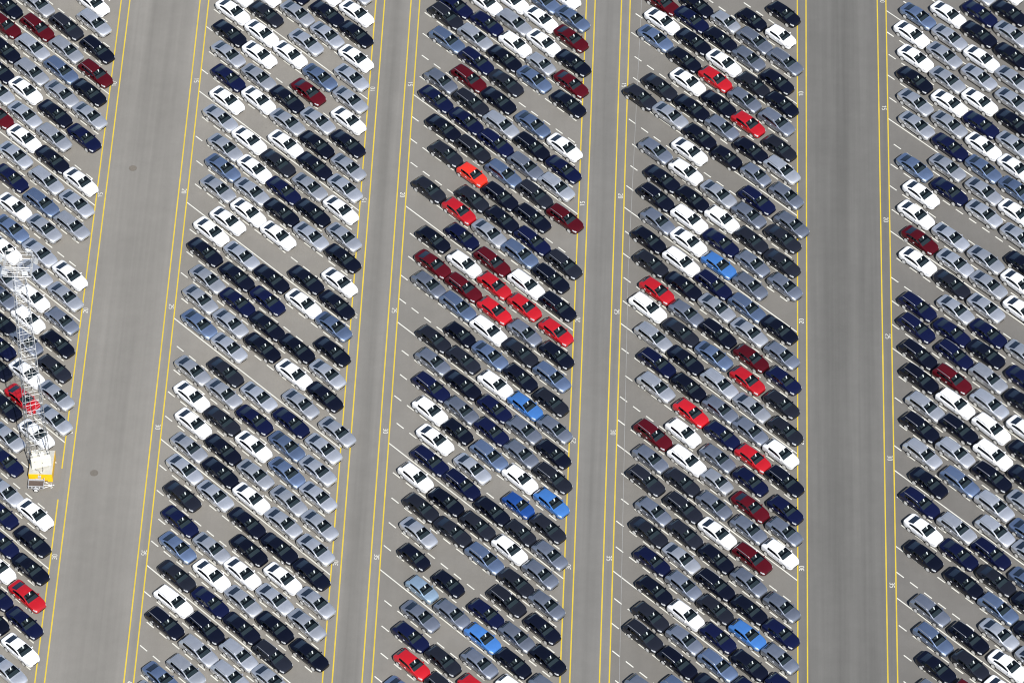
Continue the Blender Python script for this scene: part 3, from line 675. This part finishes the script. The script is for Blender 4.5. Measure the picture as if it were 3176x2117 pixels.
# cable drum boxes inside the mast foot
for k_, (dx, dz) in enumerate(((-.45, 1.26), (.35, 1.26))):
    a = mc + ux * dx; put('winch_box', MB().box(-.25, .25, -.3, .3, 0, .8 - .2 * k_, Matrix.Translation(tl(a.x, a.y, dz)) @ Matrix.Rotation(RZ, 4, 'Z')).mesh('winch_box', M_CREAM), tower)
# control cabinet with two doors
cb = mc - uy * 1.35; CM = Matrix.Translation(tl(cb.x, cb.y, 1.3)) @ Matrix.Rotation(RZ, 4, 'Z')
cab = put('control_cabinet', MB().box(-1.08, 1.08, -.20, .20, .12, 1.52, CM).mesh('control_cabinet', M_CREAM), tower)
for s in (-1, 1):
    dr = put('cabinet_door', MB().box(min(s*.02, s*1.05), max(s*.02, s*1.05), -.225, -.203, .16, 1.48, CM).mesh('cabinet_door', M_CREAM), cab)
put('door_latch', MB().box(.06, .12, -.25, -.226, .75, .95, CM).mesh('door_latch', M_DARK), cab)
put('vent_plate', MB().box(-.85, -.65, -.235, -.226, 1.2, 1.26, CM).mesh('vent_plate', M_DARK), cab)
for s in (-1, 1): put('cabinet_foot', MB().box(s*.9 - .08, s*.9 + .08, -.2, .2, -.04, .12, CM).mesh('cabinet_foot', M_GALV), cab)
put('power_cable', MB().tube([tl(-50.75, -21.55, 1.45), tl(-50.55, -21.5, 1.55), tl(-50.35, -21.75, 1.40), tl(-50.4, -22.1, 1.30), tl(-50.62, -22.4, 1.29), tl(-50.68, -22.52, 1.0)], .028, 6).mesh('power_cable', M_DARK, True), tower)
put('power_cable', MB().tube([tl(-51.3, -21.7, 1.45), tl(-51.1, -21.95, 1.30), tl(-50.8, -21.98, 1.29), tl(-50.66, -22.3, 1.29), tl(-50.70, -22.52, .9)], .026, 6).mesh('power_cable', M_DARK, True), tower)
put('plug_box', MB().box(-50.86 - tx, -50.52 - tx, -22.60 - ty_, -22.47 - ty_, .72, 1.05).mesh('plug_box', M_GALV), tower)
put('beacon', MB().bar(tl(-50.5, -22.3, 1.26), tl(-50.5, -22.3, 1.5), .10, 10).mesh('beacon', M_CREAM, True), tower)
# head: platform, railing, floodlights
hc = mc.copy(); PZ = Z1
fr_ = put('head_platform', None, tower)
for (x0, y0, x1, y1) in ((-1.45,-1.3,1.45,-1.3), (-1.45,1.3,1.45,1.3), (-1.45,-1.3,-1.45,1.3), (1.45,-1.3,1.45,1.3), (-1.45,0,1.45,0), (0,-1.3,0,1.3)):
    put('platform_beam', MB().bar(tl(hc.x + x0, hc.y + y0, PZ), tl(hc.x + x1, hc.y + y1, PZ), .05).mesh('platform_beam', M_GALV), fr_)
for i in range(9):
    y = -1.15 + i * .2875
    put('platform_slat', MB().box(hc.x - 1.4 - tx, hc.x + 1.4 - tx, hc.y + y - .018 - ty_, hc.y + y + .018 - ty_, PZ + .06, PZ + .09).mesh('platform_slat', M_GALV), fr_)
rl = put('railing', None, tower)
for zz in (.55, 1.1):
    for (x0, y0, x1, y1) in ((-1.45,-1.3,1.45,-1.3), (-1.45,1.3,1.45,1.3), (-1.45,-1.3,-1.45,1.3), (1.45,-1.3,1.45,1.3)):
        put('rail_bar', MB().bar(tl(hc.x + x0, hc.y + y0, PZ + zz), tl(hc.x + x1, hc.y + y1, PZ + zz), .028).mesh('rail_bar', M_GALV), rl)
for x in (-1.45, 0, 1.45):
    for y in (-1.3, 1.3): put('rail_post', MB().bar(tl(hc.x + x, hc.y + y, PZ), tl(hc.x + x, hc.y + y, PZ + 1.1), .03).mesh('rail_post', M_GALV), rl)
M_LAMP = bsdf('lamp_glass', (.40, .41, .41), .12, coat=1.0)[0]
for (x, y, z, az) in ((-1.25, -1.45, .75, 200), (.85, -1.45, .75, 165), (1.85, .1, .95, 90), (1.0, 1.45, 1.1, 20), (-.9, 1.45, 1.1, -20), (-1.85, .2, .95, 270)):
    Mx = Matrix.Translation(tl(hc.x + x, hc.y + y, PZ + z)) @ Matrix.Rotation(math.radians(180 - az), 4, 'Z') @ Matrix.Rotation(math.radians(-38), 4, 'X')
    fl = put('floodlight', MB().box(-.30, .30, -.16, .10, -.22, .22, Mx).mesh('floodlight', M_GALV), tower)
    put('lens', MB().box(-.27, .27, -.18, -.165, -.19, .19, Mx).mesh('lens', M_LAMP), fl)
    put('bracket', MB().bar(tl(hc.x + x * .78, hc.y + y * .88, PZ + .45), tl(hc.x + x, hc.y + y, PZ + z), .035).mesh('bracket', M_GALV), fl)

# ---------------------------------------------------------------- small utility trailer in front of the box
M_BED = weathered('brown_bed_board', (.085, .062, .05), .85, 0, 8, .2)
tr = tag(put('utility_trailer', None, None, (-51.0, -23.3, .004)), 'small grey utility trailer parked against the yellow ballast box', 'trailer')
LX0, LX1, WY0, WY1 = -.82, .82, -.48, .48
put('bed', MB().box(LX0, LX1, WY0, WY1, .50, .55).mesh('bed', M_BED), tr)
for y0, y1 in ((WY0 - .04, WY0), (WY1, WY1 + .04)): 
    sp_ = put('side_panel', MB().box(LX0 - .04, LX1 + .04, y0, y1, .40, .80).mesh('side_panel', M_GALV), tr)
    if y0 < 0:
        for i in range(4): put('panel_recess', MB().box(LX0 + .06 + i*.41, LX0 + .34 + i*.41, y0 - .006, y0 - .001, .46, .70).mesh('panel_recess', M_DARK), sp_)
for x0, x1 in ((LX0 - .04, LX0), (LX1, LX1 + .04)): put('end_panel', MB().box(x0, x1, WY0, WY1, .40, .80).mesh('end_panel', M_GALV), tr)
for s in (-1, 1):
    wl = put('wheel', MB().lathe_y([(.20, -.07), (.27, -.08), (.29, -.05), (.29, .05), (.27, .08), (.2, .07)], 18).mesh('trailer_tyre', M_TYRE, True), tr, (0.02, s * .64, .29), (0, 0, 0 if s < 0 else math.pi))
    put('rim', MB().lathe_y([(.20, -.075), (.12, -.088), (.04, -.095)], 14).mesh('trailer_rim', M_RIM, True), wl)
    fd = MB(); n = 8
    for i in range(n + 1):
        a = math.pi * i / n; fd.v += [Vector((.02 + .36*math.cos(a), s*.54, .29 + .34*math.sin(a))), Vector((.02 + .36*math.cos(a), s*.76, .29 + .34*math.sin(a)))]
    for i in range(n): fd.f.append((2*i, 2*i+1, 2*i+3, 2*i+2))
    put('mudguard', fd.mesh('mudguard', M_GALV, True), tr)
put('drawbar', MB().bar((LX1, -.42, .42), (1.72, 0, .44), .035).bar((LX1, .42, .42), (1.72, 0, .44), .035).mesh('drawbar', M_GALV), tr)
put('drawbar_beam', MB().bar((LX1, 0, .42), (1.85, 0, .46), .04).mesh('drawbar_beam', M_GALV), tr)
put('hitch', MB().bar((1.72, 0, .46), (1.98, 0, .50), .075, 8).mesh('hitch', M_GALV, True), tr)
put('jockey_wheel', MB().lathe_y([(.11, -.04), (.13, 0), (.11, .04)], 12, 1.62, .13).bar((1.62, .06, .13), (1.62, .06, .75), .03, 6).mesh('jockey_wheel', M_RIM, True), tr)
put('corner_post', MB().bar((LX1 + .02, WY1, .4), (LX1 + .02, WY1, 1.05), .05).mesh('corner_post', M_GALV), tr)

SC.collection.children.link(COL)
SC.cycles.max_bounces = 6; SC.cycles.filter_width = 1.1
